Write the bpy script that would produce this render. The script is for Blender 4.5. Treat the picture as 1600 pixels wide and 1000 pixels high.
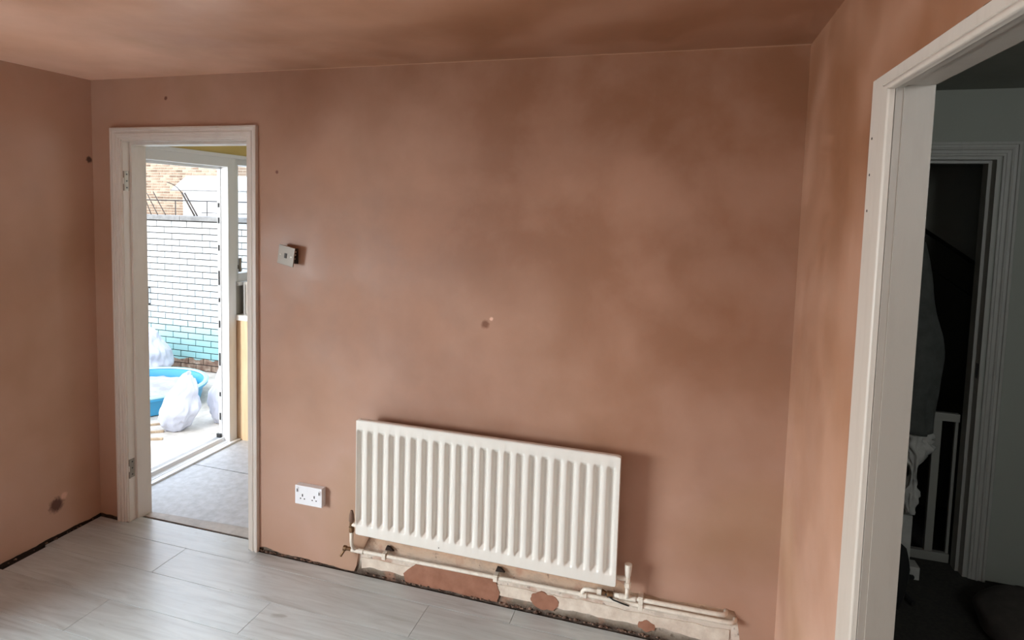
import bpy, bmesh, math, random
from mathutils import Vector, Matrix, noise
random.seed(7)
for o in list(bpy.data.objects): bpy.data.objects.remove(o, do_unlink=True)
S = bpy.context.scene
COL = S.collection
XR = 3.328; H = 2.304; PI = math.pi

# ------------------------------------------------------------------ camera
Rv = Vector((0.95474024, 0.29640589, 0.02479153)); Uv = Vector((-0.04548554, 0.06312459, 0.99696858))
Fv = Vector((-0.2939424, 0.95297368, -0.07374977))
cd = bpy.data.cameras.new('camera'); cam = bpy.data.objects.new('camera', cd); COL.objects.link(cam)
cam.matrix_world = Matrix(((Rv.x, Uv.x, -Fv.x, 2.92938739), (Rv.y, Uv.y, -Fv.y, -2.41506267),
                           (Rv.z, Uv.z, -Fv.z, 1.70741145), (0, 0, 0, 1)))
cd.sensor_width = 36; cd.lens = 952.38 / 1600 * 36
cd.shift_x = (800 - 772.75) / 1600; cd.shift_y = -(500 - 394.38) / 1600
cd.clip_start = 0.05; cd.clip_end = 200
S.camera = cam
# ------------------------------------------------------------------ world, sun, daylight, exposure
S.view_settings.view_transform = 'Standard'; S.view_settings.look = 'None'
S.view_settings.gamma = 1; S.view_settings.use_curve_mapping = False
S.view_settings.exposure = 0.0
w = bpy.data.worlds.new('sky'); S.world = w; w.use_nodes = True
nt = w.node_tree; nt.nodes.clear()
wo = nt.nodes.new('ShaderNodeOutputWorld'); bg = nt.nodes.new('ShaderNodeBackground')
tc = nt.nodes.new('ShaderNodeTexCoord'); sx = nt.nodes.new('ShaderNodeSeparateXYZ'); cr = nt.nodes.new('ShaderNodeValToRGB')
nt.links.new(tc.outputs['Generated'], sx.inputs[0]); nt.links.new(sx.outputs['Z'], cr.inputs[0])
cr.color_ramp.elements[0].color = (0.93, 0.96, 1, 1); cr.color_ramp.elements[1].color = (0.66, 0.80, 1, 1)
nt.links.new(cr.outputs[0], bg.inputs[0]); bg.inputs[1].default_value = 3.9
nt.links.new(bg.outputs[0], wo.inputs[0])
sd = bpy.data.lights.new('sun', 'SUN'); sd.energy = 1.2; sd.angle = math.radians(12); sd.color = (1, .95, .88)
so = bpy.data.objects.new('sun', sd); COL.objects.link(so)
so.rotation_euler = Vector((-0.03, 0.55, -0.83)).to_track_quat('-Z', 'Y').to_euler()
# daylight entering by the big window in the left wall
WY0, WY1, WZ0, WZ1 = -3.30, -1.50, 0.05, 1.50
ad = bpy.data.lights.new('window_daylight', 'AREA'); ad.shape = 'RECTANGLE'
ad.size = 2.8; ad.size_y = 1.6; ad.energy = 610; ad.color = (.965, 1, .965)
ao = bpy.data.objects.new('window_daylight', ad); COL.objects.link(ao)
ao.location = (-1.0, -2.6, 1.45)
ao.rotation_euler = (math.radians(90 - 12), 0, -PI / 2)   # bright sky beyond the window
# weak fill lamp at an unseen rear window, both added to lift the room
RX0, RX1, RZA, RZB = .7, 1.9, .95, 2.0
rd = bpy.data.lights.new('rear_fill', 'AREA'); rd.shape = 'RECTANGLE'
rd.size = RX1 - RX0 - .1; rd.size_y = RZB - RZA - .1; rd.energy = .5; rd.color = (.965, 1, .965)
ro_ = bpy.data.objects.new('rear_fill', rd); COL.objects.link(ro_)
ro_.location = ((RX0 + RX1) / 2, -6.60, (RZA + RZB) / 2); ro_.rotation_euler = (PI / 2, 0, 0)
# fill lamp at an unseen right-hand window, added to brighten the kitchen
kd = bpy.data.lights.new('kitchen_fill', 'AREA'); kd.shape = 'RECTANGLE'
kd.size = 1.1; kd.size_y = .9; kd.energy = 8; kd.color = (.99, 1, .98)
ko_ = bpy.data.objects.new('kitchen_fill', kd); COL.objects.link(ko_)
ko_.location = (2.46, 1.7, 1.55); ko_.rotation_euler = (PI / 2, 0, PI / 2)
# fill lamp at an unseen fanlight, added to brighten the dark hall
fd = bpy.data.lights.new('hall_fill', 'AREA'); fd.shape = 'RECTANGLE'
fd.size = .8; fd.size_y = .24; fd.energy = 26; fd.color = (1, .985, .95)
fo_ = bpy.data.objects.new('hall_fill', fd); COL.objects.link(fo_)
fo_.location = (4.35, -3.27, 2.1); fo_.rotation_euler = (PI / 2, 0, 0)

# ------------------------------------------------------------------ material helpers
def col(r, g, b): return tuple(((c / 255) / 12.92 if c <= 10 else ((c / 255 + .055) / 1.055) ** 2.4) for c in (r, g, b)) + (1,)
class M:
    def __init__(s, name, base=(200, 200, 200), rough=.6, metal=0, **kw):
        s.m = bpy.data.materials.new(name); s.m.use_nodes = True; s.t = s.m.node_tree
        s.b = s.t.nodes['Principled BSDF']; s.b.inputs['Base Color'].default_value = col(*base)
        s.b.inputs['Roughness'].default_value = rough; s.b.inputs['Metallic'].default_value = metal
        for k, v in kw.items(): s.b.inputs[k.replace('_', ' ')].default_value = v
        s.vec = None
    def n(s, t, **kw):
        x = s.t.nodes.new('ShaderNode' + t)
        for k, v in kw.items(): setattr(x, k, v)
        return x
    def l(s, a, b): s.t.links.new(a, b)
    def pos(s, scale=(1, 1, 1), obj=False):
        g = s.n('TexCoord').outputs['Object'] if obj else s.n('NewGeometry').outputs['Position']
        m = s.n('Mapping'); m.inputs['Scale'].default_value = scale; s.l(g, m.inputs[0]); return m.outputs[0]
    def noise(s, scale, detail=4, rough=.55, vec=None, dist=0):
        x = s.n('TexNoise'); x.inputs['Scale'].default_value = scale; x.inputs['Detail'].default_value = detail
        x.inputs['Roughness'].default_value = rough; x.inputs['Distortion'].default_value = dist
        s.l(vec if vec is not None else s.pos(), x.inputs['Vector']); return x.outputs['Fac']
    def ramp(s, fac, stops, const=False):
        r = s.n('ValToRGB'); e = r.color_ramp.elements
        while len(e) < len(stops): e.new(.5)
        for i, (p, c) in enumerate(stops): e[i].position = p; e[i].color = c if len(c) == 4 else col(*c)
        if const: r.color_ramp.interpolation = 'CONSTANT'
        s.l(fac, r.inputs[0]); return r.outputs[0]
    def mix(s, fac, a, b, mode='MIX'):
        x = s.n('Mix', data_type='RGBA', blend_type=mode)
        if isinstance(fac, (int, float)): x.inputs[0].default_value = fac
        else: s.l(fac, x.inputs[0])
        for v, i in ((a, 6), (b, 7)):
            if isinstance(v, tuple): x.inputs[i].default_value = v if len(v) == 4 else col(*v)
            else: s.l(v, x.inputs[i])
        return x.outputs[2]
    def math(s, op, a, b=0, clamp=False):
        x = s.n('Math', operation=op, use_clamp=clamp)
        for v, i in ((a, 0), (b, 1)):
            if isinstance(v, (int, float)): x.inputs[i].default_value = v
            else: s.l(v, x.inputs[i])
        return x.outputs[0]
    def base(s, c): s.l(c, s.b.inputs['Base Color']); return s
    def bump(s, h, strength=.2, dist=.01):
        b = s.n('Bump'); b.inputs['Strength'].default_value = strength; b.inputs['Distance'].default_value = dist
        s.l(h, b.inputs['Height']); s.l(b.outputs[0], s.b.inputs['Normal']); return s
    def xyz(s):
        x = s.n('SeparateXYZ'); s.l(s.n('NewGeometry').outputs['Position'], x.inputs[0]); return x.outputs
    def spot(s, p, r, soft=.5):   # 1 inside a small blotch around point p
        d = s.n('VectorMath', operation='DISTANCE'); s.l(s.n('NewGeometry').outputs['Position'], d.inputs[0]); d.inputs[1].default_value = p
        q = s.math('DIVIDE', d.outputs['Value'], r)
        q = s.math('ADD', q, s.math('MULTIPLY', s.math('SUBTRACT', s.noise(70, 3), .5), .8))
        m = s.n('MapRange'); m.inputs[1].default_value = 1; m.inputs[2].default_value = 1 - soft; s.l(q, m.inputs[0]); return m.outputs[0]

def plaster(name, spots=(), tape=None, pale=1.0):
    def T(*c): return tuple(min(240, v * pale) for v in c)
    m = M(name, rough=.75)
    big = m.noise(1.0, 4, .5, dist=.15); mid = m.noise(3.0, 5, .55, dist=.15)
    fine = m.noise(26, 6, .7)
    dry = m.ramp(big, [(.32, T(164, 123, 97)), (.46, T(176, 137, 114)), (.58, T(182, 146, 127)), (.70, T(172, 137, 112))])
    damp_shade = m.ramp(mid, [(.35, (134, 88, 60)), (.65, (146, 98, 70))])
    # browner towards the upper right: damp plaster tone plus shade painted into the colour
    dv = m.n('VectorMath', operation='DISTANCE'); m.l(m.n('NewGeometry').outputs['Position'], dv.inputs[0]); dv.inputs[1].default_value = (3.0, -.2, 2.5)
    shade_dist = m.math('ADD', dv.outputs['Value'], m.math('MULTIPLY', m.math('SUBTRACT', m.noise(1.4, 5, .5, dist=.1), .5), 2.4))
    mr = m.n('MapRange'); mr.interpolation_type = 'SMOOTHSTEP'; mr.inputs[1].default_value = 3.0; mr.inputs[2].default_value = .6; m.l(shade_dist, mr.inputs[0])
    c = m.mix(mr.outputs[0], dry, damp_shade)
    c = m.mix(m.ramp(mid, [(.42, (0, 0, 0)), (.68, (255, 255, 255))]), c, m.mix(.15, c, (200, 164, 144)))
    c = m.mix(m.ramp(fine, [(.3, (0, 0, 0)), (.75, (40, 40, 40))]), c, (130, 92, 72))
    # trowel streaks
    st = m.noise(2.2, 5, .7, vec=m.pos((4.5, 4.5, .7)), dist=.25)
    c = m.mix(m.ramp(st, [(.55, (0, 0, 0)), (.62, (30, 30, 30)), (.66, (0, 0, 0))]), c, (196, 160, 140))
    for (p, r, cc) in spots: c = m.mix(m.spot(p, r), c, cc)
    if tape:
        z = m.xyz()[1]
        a = m.math('GREATER_THAN', z, m.math('ADD', -.020, m.math('MULTIPLY', m.noise(6, 3), .014)))
        c = m.mix(m.math('MULTIPLY', a, .5), c, (222, 178, 148))
    m.base(c)
    m.bump(m.math('ADD', m.math('MULTIPLY', mid, .35), m.math('MULTIPLY', m.noise(40, 4, vec=m.pos((1, 1, .35))), .07)), .22, .012)
    m.l(m.ramp(mid, [(.3, (170, 170, 170)), (.7, (215, 215, 215))]), m.b.inputs['Roughness'])
    return m.m
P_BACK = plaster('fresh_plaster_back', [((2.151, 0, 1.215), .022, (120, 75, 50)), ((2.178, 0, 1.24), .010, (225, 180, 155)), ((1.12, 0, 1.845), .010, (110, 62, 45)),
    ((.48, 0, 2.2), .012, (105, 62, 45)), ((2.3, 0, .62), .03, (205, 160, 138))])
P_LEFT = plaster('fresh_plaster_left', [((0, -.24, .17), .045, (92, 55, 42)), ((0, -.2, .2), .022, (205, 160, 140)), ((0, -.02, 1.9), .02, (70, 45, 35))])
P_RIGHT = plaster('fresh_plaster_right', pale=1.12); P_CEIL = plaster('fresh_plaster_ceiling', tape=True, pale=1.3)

def paintwhite(name, base=(226, 219, 210), grime=(176, 160, 145), rough=.45, amt=.35, streak=(6, 6, 1.2)):
    m = M(name, rough=rough)
    c = m.mix(m.ramp(m.noise(7, 5, .6, vec=m.pos(streak)), [(.48, (0, 0, 0)), (.75, (255, 255, 255))]), base, m.mix(amt, base, grime))
    m.base(c); m.bump(m.noise(60, 3, vec=m.pos(streak)), .05, .003); return m.m
WOODWHITE = paintwhite('white_gloss_woodwork', (214, 205, 196), (180, 162, 148), .4, .22, (3, 3, .8))
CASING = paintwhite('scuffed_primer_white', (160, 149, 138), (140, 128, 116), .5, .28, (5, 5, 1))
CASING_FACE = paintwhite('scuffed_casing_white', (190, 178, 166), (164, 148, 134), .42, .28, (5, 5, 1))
HALLWOOD = paintwhite('hall_woodwork', (164, 162, 154), (134, 132, 124), .5)
UPVC = M('white_upvc', (228, 230, 232), .3).m
RADW = M('radiator_enamel', (222, 217, 209), .28).m
PIPEW = paintwhite('painted_pipe', (226, 216, 202), (176, 152, 132), .45, .4, (6, 6, 6))
BRASS = M('tarnished_brass', (120, 92, 66), .45, .7).m
CHROME = M('brushed_nickel', (150, 142, 133), .42, .45)
CHROME.bump(CHROME.noise(300, 2, vec=CHROME.pos((1, 1, .05))), .1, .001); CHROME = CHROME.m
STEEL = M('hinge_steel', (150, 140, 128), .4, .8).m
BLACKP = M('black_plastic', (14, 13, 13), .4).m
DARKHOLE = M('dark_slot', (22, 20, 20), .8).m
SOCKW = M('socket_plastic', (232, 232, 236), .35).m
SCREW = M('screw_head', (205, 200, 190), .3, .8).m
CREVICE = M('dark_crevice', (44, 30, 22), .95).m

def wood():
    m = M('grey_oak_laminate', rough=.3)
    oi = m.n('ObjectInfo').outputs['Random']
    g = m.n('NewGeometry').outputs['Position']
    cmb = m.n('CombineXYZ'); m.l(m.math('MULTIPLY', oi, 37.0), cmb.inputs[0]); m.l(m.math('MULTIPLY', oi, 11.0), cmb.inputs[1])
    ad = m.n('VectorMath', operation='ADD'); m.l(g, ad.inputs[0]); m.l(cmb.outputs[0], ad.inputs[1])
    mp = m.n('Mapping'); mp.inputs['Scale'].default_value = (1.1, 11, 1); m.l(ad.outputs[0], mp.inputs[0])
    f1 = m.noise(2.6, 6, .62, mp.outputs[0], .9)
    mp2 = m.n('Mapping'); mp2.inputs['Scale'].default_value = (3, 60, 1); m.l(ad.outputs[0], mp2.inputs[0])
    f2 = m.noise(2, 4, .6, mp2.outputs[0])
    c = m.ramp(f1, [(.25, (156, 158, 156)), (.42, (180, 186, 187)), (.6, (194, 201, 202)), (.78, (204, 211, 213))])
    c = m.mix(m.ramp(f2, [(.35, (60, 60, 60)), (.6, (0, 0, 0))]), c, (150, 144, 136))
    mp3 = m.n('Mapping'); mp3.inputs['Scale'].default_value = (2.2, 6.5, 1); m.l(ad.outputs[0], mp3.inputs[0])
    k = m.noise(3.0, 2, .5, mp3.outputs[0], .4)
    c = m.mix(m.ramp(k, [(.70, (0, 0, 0)), (.78, (190, 190, 190))]), c, (120, 114, 106))
    c = m.mix(m.math('MULTIPLY', oi, .25), c, (176, 174, 170))
    m.base(c); m.bump(f2, .06, .002)
    m.l(m.ramp(f1, [(.3, (146, 146, 146)), (.7, (164, 164, 164))]), m.b.inputs['Roughness'])
    m.b.inputs['Specular IOR Level'].default_value = .8
    m.b.inputs['Coat Weight'].default_value = .5; m.b.inputs['Coat Roughness'].default_value = .26
    return m.m
LAM = wood()
def scar():
    m = M('old_skirting_line', rough=.9)
    x = m.xyz()
    n1 = m.math('SUBTRACT', m.noise(9, 5, .6), .5)
    zz = m.math('ADD', x[2], m.math('MULTIPLY', n1, .055))
    t = m.math('DIVIDE', zz, .3)
    c = m.ramp(t, [(0, (70, 54, 44)), (.05, (112, 98, 84)), (.13, (158, 146, 132)), (.20, (214, 198, 184)), (.38, (218, 204, 190)), (.44, (200, 176, 156)), (.6, (194, 158, 130)), (1, (188, 148, 120))])
    c = m.mix(m.ramp(m.noise(16, 6, .7, vec=m.pos((1, 1, 2))), [(.5, (0, 0, 0)), (.6, (150, 150, 150))]), c, (150, 134, 120))
    c = m.mix(m.ramp(m.noise(5, 4, .6), [(.58, (0, 0, 0)), (.66, (200, 200, 200))]), c, (176, 128, 104))
    c = m.mix(m.ramp(m.noise(38, 4, .6), [(.62, (0, 0, 0)), (.7, (200, 200, 200))]), c, (74, 54, 42))
    m.base(c); m.bump(m.noise(30, 6, .7), .8, .008); return m.m
SCAR = scar()
def simple(name, a, b, scale=8, rough=.8, bump=.2, dist=.006, sc=(1, 1, 1)):
    m = M(name, rough=rough); m.base(m.ramp(m.noise(scale, 5, .6, vec=m.pos(sc)), [(.35, a), (.65, b)])); m.bump(m.noise(scale * 5, 4), bump, dist); return m.m
PATCHM = simple('pink_plaster_patch', (140, 94, 72), (158, 110, 88), 14, .85, .3)
RUBBLE = simple('plaster_crumb', (70, 50, 40), (150, 120, 102), 60, .95, .5)
EDGE = simple('broken_plaster_edge', (78, 46, 34), (150, 110, 90), 30, .95, .6)
KBOARD = simple('cement_board', (180, 182, 184), (200, 202, 206), 24, .42, .25, .003)
KSTRIP = simple('hardboard_strip', (168, 160, 152), (192, 184, 176), 14, .5, .2)
KWALL = simple('mustard_wall', (204, 178, 108), (214, 190, 122), 4, .8, .1)
KWHITE = M('kitchen_ceiling_white', (225, 222, 212), .8).m
PEACH = simple('pale_plywood', (226, 190, 150), (238, 206, 168), 6, .55, .05, .002, (5, 5, .6))
WTOP = M('white_worktop', (240, 238, 234), .35).m
GREYBOX = M('grey_box', (212, 204, 196), .6).m
CONC = simple('pale_concrete', (170, 162, 152), (205, 199, 190), 5, .9, .4)
HALLW = M('hall_grey_paint', (150, 152, 142), .85).m
HALLC = simple('hall_ceiling', (150, 152, 144), (158, 160, 152), 5, .9, .05)
CARPET = simple('dark_carpet', (44, 42, 38), (58, 54, 48), 60, 1, .6)
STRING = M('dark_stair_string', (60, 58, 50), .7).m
def paintedbrick():
    m = M('painted_brick', rough=.7)
    z = m.xyz()[2]
    zz = m.math('ADD', z, m.math('MULTIPLY', m.math('SUBTRACT', m.noise(2.3, 4, .6), .5), .30))
    f = m.n('MapRange'); f.inputs[1].default_value = -.40; f.inputs[2].default_value = 1.4; m.l(zz, f.inputs[0])
    c = m.ramp(f.outputs[0], [(0, (134, 180, 180)), (.18, (146, 190, 190)), (.31, (176, 204, 204)), (.40, (204, 212, 212)), (1, (212, 211, 207))])
    b2 = m.ramp(m.noise(14, 4), [(.35, (110, 84, 70)), (.6, (150, 128, 110)), (.75, (190, 180, 168))])
    k = m.math('LESS_THAN', m.math('ADD', z, m.math('MULTIPLY', m.math('SUBTRACT', m.noise(5, 3), .5), .14)), -.21)
    c = m.mix(k, c, b2)
    m.base(c); m.bump(m.noise(40, 5, .65), .5, .006); return m.m
PBRICK = paintedbrick()
MORT = simple('grey_mortar', (52, 50, 48), (78, 74, 70), 20, .95, .5)
def hbrick():
    m = M('house_brick', rough=.9)
    oi = m.n('ObjectInfo').outputs['Random']
    v = m.math('ADD', m.math('MULTIPLY', oi, .55), m.math('MULTIPLY', m.noise(5, 3), .6))
    m.base(m.ramp(v, [(.25, (108, 86, 70)), (.5, (146, 122, 102)), (.8, (178, 156, 134))])); return m.m
HBRICK = hbrick(); HMORT = simple('pale_mortar', (196, 180, 160), (208, 192, 172), 6, .95, .2)
COPE = simple('coping_stone', (120, 118, 116), (150, 148, 144), 9, .9, .4)
WREND = M('white_render', (238, 238, 236), .8).m
METALD = M('dark_rail_metal', (60, 58, 58), .6, .2).m
CANE = simple('weathered_cane', (46, 38, 34), (78, 66, 56), 20, .8, .2)
BLUE = M('blue_plastic', (62, 150, 192), .35).m
CYAN = M('faded_cyan_plastic', (160, 206, 210), .4).m
BAGM = M('white_plastic_sack', (186, 188, 200), .38)
BAGM.bump(BAGM.noise(7, 3, .5, vec=BAGM.pos((1, 1, .5)), dist=.6), .5, .03); BAGM = BAGM.m
BOARDG = simple('grey_sheet', (150, 148, 146), (176, 176, 176), 8, .7, .2)
TIMB = simple('weathered_timber', (150, 128, 104), (190, 168, 140), 10, .85, .3, .004, (1, 6, 1))
COATM = simple('charcoal_cloth', (62, 64, 60), (76, 78, 74), 14, .95, .4)
CLOTHW = simple('white_cloth', (165, 163, 156), (185, 183, 176), 14, .95, .4)
BLACKC = M('black_fabric', (16, 16, 15), .9).m
GATEM = M('white_gate_metal', (140, 138, 130), .45).m
def glassmat():
    m = bpy.data.materials.new('window_glass'); m.use_nodes = True; t = m.node_tree; t.nodes.clear()
    o = t.nodes.new('ShaderNodeOutputMaterial'); tr = t.nodes.new('ShaderNodeBsdfTransparent'); g = t.nodes.new('ShaderNodeBsdfGlossy')
    g.inputs['Roughness'].default_value = .02
    tr.inputs[0].default_value = (.94, .97, 1, 1)
    x = t.nodes.new('ShaderNodeMixShader'); x.inputs[0].default_value = .05; t.links.new(tr.outputs[0], x.inputs[1]); t.links.new(g.outputs[0], x.inputs[2])
    t.links.new(x.outputs[0], o.inputs[0]); return m
GLASS = glassmat()

# ------------------------------------------------------------------ mesh helpers
class B:
    def __init__(s): s.bm = bmesh.new()
    def box(s, x0, x1, y0, y1, z0, z1, rot=None, bev=0):
        r = bmesh.ops.create_cube(s.bm, size=1)
        vs = r['verts']
        for v in vs:
            v.co = Vector(((x0 + x1) / 2 + v.co.x * (x1 - x0), (y0 + y1) / 2 + v.co.y * (y1 - y0), (z0 + z1) / 2 + v.co.z * (z1 - z0)))
        if bev:
            es = {e for v in vs for e in v.link_edges}
            r2 = bmesh.ops.bevel(s.bm, geom=list(es), offset=bev, segments=2, affect='EDGES', profile=.6)
            vs = list({v for f in r2['faces'] for v in f.verts} | {v for v in vs if v.is_valid})
        if rot: bmesh.ops.transform(s.bm, matrix=rot, verts=vs)
        return s
    def prism(s, pts, axis, a, b):   # pts 2D; axis 'x','y','z' extruded from a to b
        def mk(p, t):
            return {'x': (t, p[0], p[1]), 'y': (p[0], t, p[1]), 'z': (p[0], p[1], t)}[axis]
        A = [s.bm.verts.new(mk(p, a)) for p in pts]; Bv = [s.bm.verts.new(mk(p, b)) for p in pts]
        n = len(pts)
        s.bm.faces.new(A); s.bm.faces.new(Bv[::-1])
        for i in range(n): s.bm.faces.new((A[i], Bv[i], Bv[(i + 1) % n], A[(i + 1) % n]))
        return s
    def tube(s, path, r, seg=12, cap=True, radii=None):
        P = [Vector(p) for p in path]; rings = []
        t0 = (P[1] - P[0]).normalized(); up = Vector((0, 0, 1)) if abs(t0.z) < .9 else Vector((0, 1, 0))
        nx = t0.cross(up).normalized()
        for i, p in enumerate(P):
            t = (P[min(i + 1, len(P) - 1)] - P[max(i - 1, 0)]).normalized()
            nx = (nx - t * nx.dot(t)).normalized(); ny = t.cross(nx)
            rr = radii[i] if radii else r
            rings.append([s.bm.verts.new(p + (nx * math.cos(2 * PI * k / seg) + ny * math.sin(2 * PI * k / seg)) * rr) for k in range(seg)])
        for a, b in zip(rings, rings[1:]):
            for k in range(seg): s.bm.faces.new((a[k], a[(k + 1) % seg], b[(k + 1) % seg], b[k]))
        if cap: s.bm.faces.new(rings[0][::-1]); s.bm.faces.new(rings[-1])
        return s
    def grid(s, rows):
        V = [[s.bm.verts.new(p) for p in r] for r in rows]
        for a, b in zip(V, V[1:]):
            for k in range(len(a) - 1): s.bm.faces.new((a[k], a[k + 1], b[k + 1], b[k]))
        return V
    def blob(s, c, rad, amp=.15, fr=3, seed=0, sub=4, flat=None, fn=None):
        r = bmesh.ops.create_icosphere(s.bm, subdivisions=sub, radius=1)
        for v in r['verts']:
            d = v.co.normalized(); n = noise.noise(d * fr + Vector((seed, seed * 2, 0))) + .5 * noise.noise(d * fr * 2.3 + Vector((seed, 3, 1)))
            q = d * (1 + amp * n)
            if fn: q = fn(q)
            v.co = Vector((c[0] + q.x * rad[0], c[1] + q.y * rad[1], c[2] + q.z * rad[2]))
            if flat is not None and v.co.z < flat: v.co.z = flat + (v.co.z - flat) * .02
        return s
    def build(s, name, mat, parent=None, smooth=False, bevel=0, loc=None):
        bmesh.ops.recalc_face_normals(s.bm, faces=s.bm.faces)
        if bevel:
            es = [e for e in s.bm.edges if len(e.link_faces) == 2 and e.calc_face_angle(0) > .6]
            bmesh.ops.bevel(s.bm, geom=es, offset=bevel, segments=2, affect='EDGES', profile=.6, clamp_overlap=True)
        if parent is not None:
            pl = parent_world(parent); bmesh.ops.translate(s.bm, verts=s.bm.verts, vec=-pl)
        elif loc is not None: bmesh.ops.translate(s.bm, verts=s.bm.verts, vec=-Vector(loc))
        me = bpy.data.meshes.new(name); s.bm.to_mesh(me); s.bm.free()
        if smooth:
            for f in me.polygons: f.use_smooth = True
            if smooth != 'all':
                me.set_sharp_from_angle(angle=math.radians(38))
        me.materials.append(mat)
        o = bpy.data.objects.new(name, me); COL.objects.link(o)
        if parent is not None: o.parent = parent
        elif loc is not None: o.location = loc
        return o
def parent_world(p):
    v = Vector(p.location); q = p.parent
    while q is not None: v += Vector(q.location); q = q.parent
    return v
def empty(name, loc):
    o = bpy.data.objects.new(name, None); COL.objects.link(o); o.location = loc; o.empty_display_size = .05; return o
def thing(name, label, cat, loc, group=None):
    o = empty(name, loc); return tag(o, label, cat, group)
def tag(o, label, cat, group=None, kind=None):
    o['label'] = label; o['category'] = cat
    if group: o['group'] = group
    if kind: o['kind'] = kind
    return o
def struct(o): o['kind'] = 'structure'; return o
def bx(name, mat, parent, *a, bevel=0, smooth=False): return B().box(*a).build(name, mat, parent, bevel=bevel, smooth=smooth)

# ================================================================== ROOM SHELL
def ragged(x0, x1, base, amp, step, seed, f=9):
    n = max(2, int((x1 - x0) / step)); out = []
    for i in range(n + 1):
        x = x0 + (x1 - x0) * i / n
        z = base(x) if callable(base) else base
        out.append((x, max(.0015, z + amp * (noise.noise(Vector((x * f, seed, 0))) + .6 * noise.noise(Vector((x * f * 4, seed, 5)))))))
    return out
DL, DR, DT = .190, .963, 2.005      # rough opening of the internal doorway
XL = -.30
# back wall: old core, then a skin of fresh plaster with a broken lower edge
core = B().box(XL, DL, .01, .125, -.03, H).box(DR, XR + .062, .01, .125, -.03, H).box(DL, DR, .01, .125, DT, H)
wall_back = struct(core.build('wall_back', SCAR))
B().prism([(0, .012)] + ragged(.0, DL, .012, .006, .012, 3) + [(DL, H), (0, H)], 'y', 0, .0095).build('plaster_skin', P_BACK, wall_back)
def lower(x):
    if x < 1.09: return .012 + .014 * max(0, math.sin((x - 1.0) * 30))
    if x < 1.548: return .014 * max(0, 1 - (x - 1.09) * 2.4) + .002
    if x < 1.56: return .002 + (x - 1.548) / .012 * .108
    if x < 1.585: return .11
    if x < 1.66: return .11 + (x - 1.585) / .075 * .17
    if x < 2.66: return .28
    if x < 2.80: return .28 - (x - 2.66) / .14 * .105
    if x < 3.19: return .175 + (x - 2.8) * .028
    if x < 3.215: return .18 - (x - 3.19) / .025 * .15
    return .03
low = ragged(DR, XR, lower, .007, .012, 8)
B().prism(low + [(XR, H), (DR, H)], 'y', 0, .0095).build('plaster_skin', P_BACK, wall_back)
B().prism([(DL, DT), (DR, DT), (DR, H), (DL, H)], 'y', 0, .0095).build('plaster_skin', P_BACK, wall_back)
# pink patches of plaster left in the scar
pp = [(1.80, .004), (1.79, .045), (1.83, .085), (1.86, .108), (2.0, .116), (2.1, .12), (2.2, .117), (2.222, .095), (2.245, .05), (2.235, .006)]
q = []
for i, (x, z) in enumerate(pp):
    x2, z2 = pp[(i + 1) % len(pp)]
    for k in range(6):
        t = k / 6; X = x + (x2 - x) * t; Z = z + (z2 - z) * t
        q.append((X + .006 * noise.noise(Vector((X * 30, Z * 30, 1))), max(.002, Z + .006 * noise.noise(Vector((X * 30, Z * 30, 7))))))
B().prism(q, 'y', .0035, .0105).build('plaster_patch', PATCHM, wall_back)
q = [(2.44 + .06 * math.cos(a) * (1 + .2 * noise.noise(Vector((math.cos(a) * 2, math.sin(a) * 2, 3)))), .055 + .038 * math.sin(a) * (1 + .3 * noise.noise(Vector((math.cos(a) * 2, math.sin(a), 9))))) for a in [k * 2 * PI / 28 for k in range(28)]]
B().prism(q, 'y', .004, .0105).build('plaster_patch', PATCHM, wall_back)
q = [(2.86 + .034 * math.cos(a) * (1 + .2 * noise.noise(Vector((math.cos(a) * 2, math.sin(a) * 2, 13)))), (.045 + .022 * math.sin(a) + .004 * math.sin(a * 5))) for a in [k * 2 * PI / 24 for k in range(24)]]
B().prism(q, 'y', .005, .0105).build('plaster_patch', PATCHM, wall_back)
# long cream ledge of old filler along the scar, and a mortar ledge at its foot
q = ragged(1.575, 3.17, lambda x: .028 + .01 * (x - 1.5), .012, .02, 21, 5)
tq = ragged(1.575, 3.17, lambda x: .062 + .016 * (x - 1.5), .012, .02, 33, 4)
qq = [(x, z) for x, z in q] + [(x, z + .01) for x, z in tq][::-1]
B().prism(qq, 'y', .006, .0105).build('old_filler', simple('cream_filler', (200, 182, 166), (226, 212, 196), 14, .85, .5), wall_back)
# left wall with the window opening
lw = B().box(XL, -.01, -6.5, WY0, -.03, H).box(XL, -.01, WY1, .01, -.03, H).box(XL, -.01, WY0, WY1, -.03, WZ0).box(XL, -.01, WY0, WY1, WZ1, H)
wall_left = struct(lw.build('wall_left', CREVICE))
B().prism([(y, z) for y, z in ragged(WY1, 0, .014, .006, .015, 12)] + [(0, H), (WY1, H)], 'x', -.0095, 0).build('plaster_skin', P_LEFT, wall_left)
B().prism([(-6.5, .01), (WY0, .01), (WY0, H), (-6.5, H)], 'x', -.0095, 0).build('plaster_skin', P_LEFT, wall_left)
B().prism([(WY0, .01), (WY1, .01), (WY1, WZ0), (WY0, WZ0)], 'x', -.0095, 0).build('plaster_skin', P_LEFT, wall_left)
B().prism([(WY0, WZ1), (WY1, WZ1), (WY1, H), (WY0, H)], 'x', -.0095, 0).build('plaster_skin', P_LEFT, wall_left)
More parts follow.
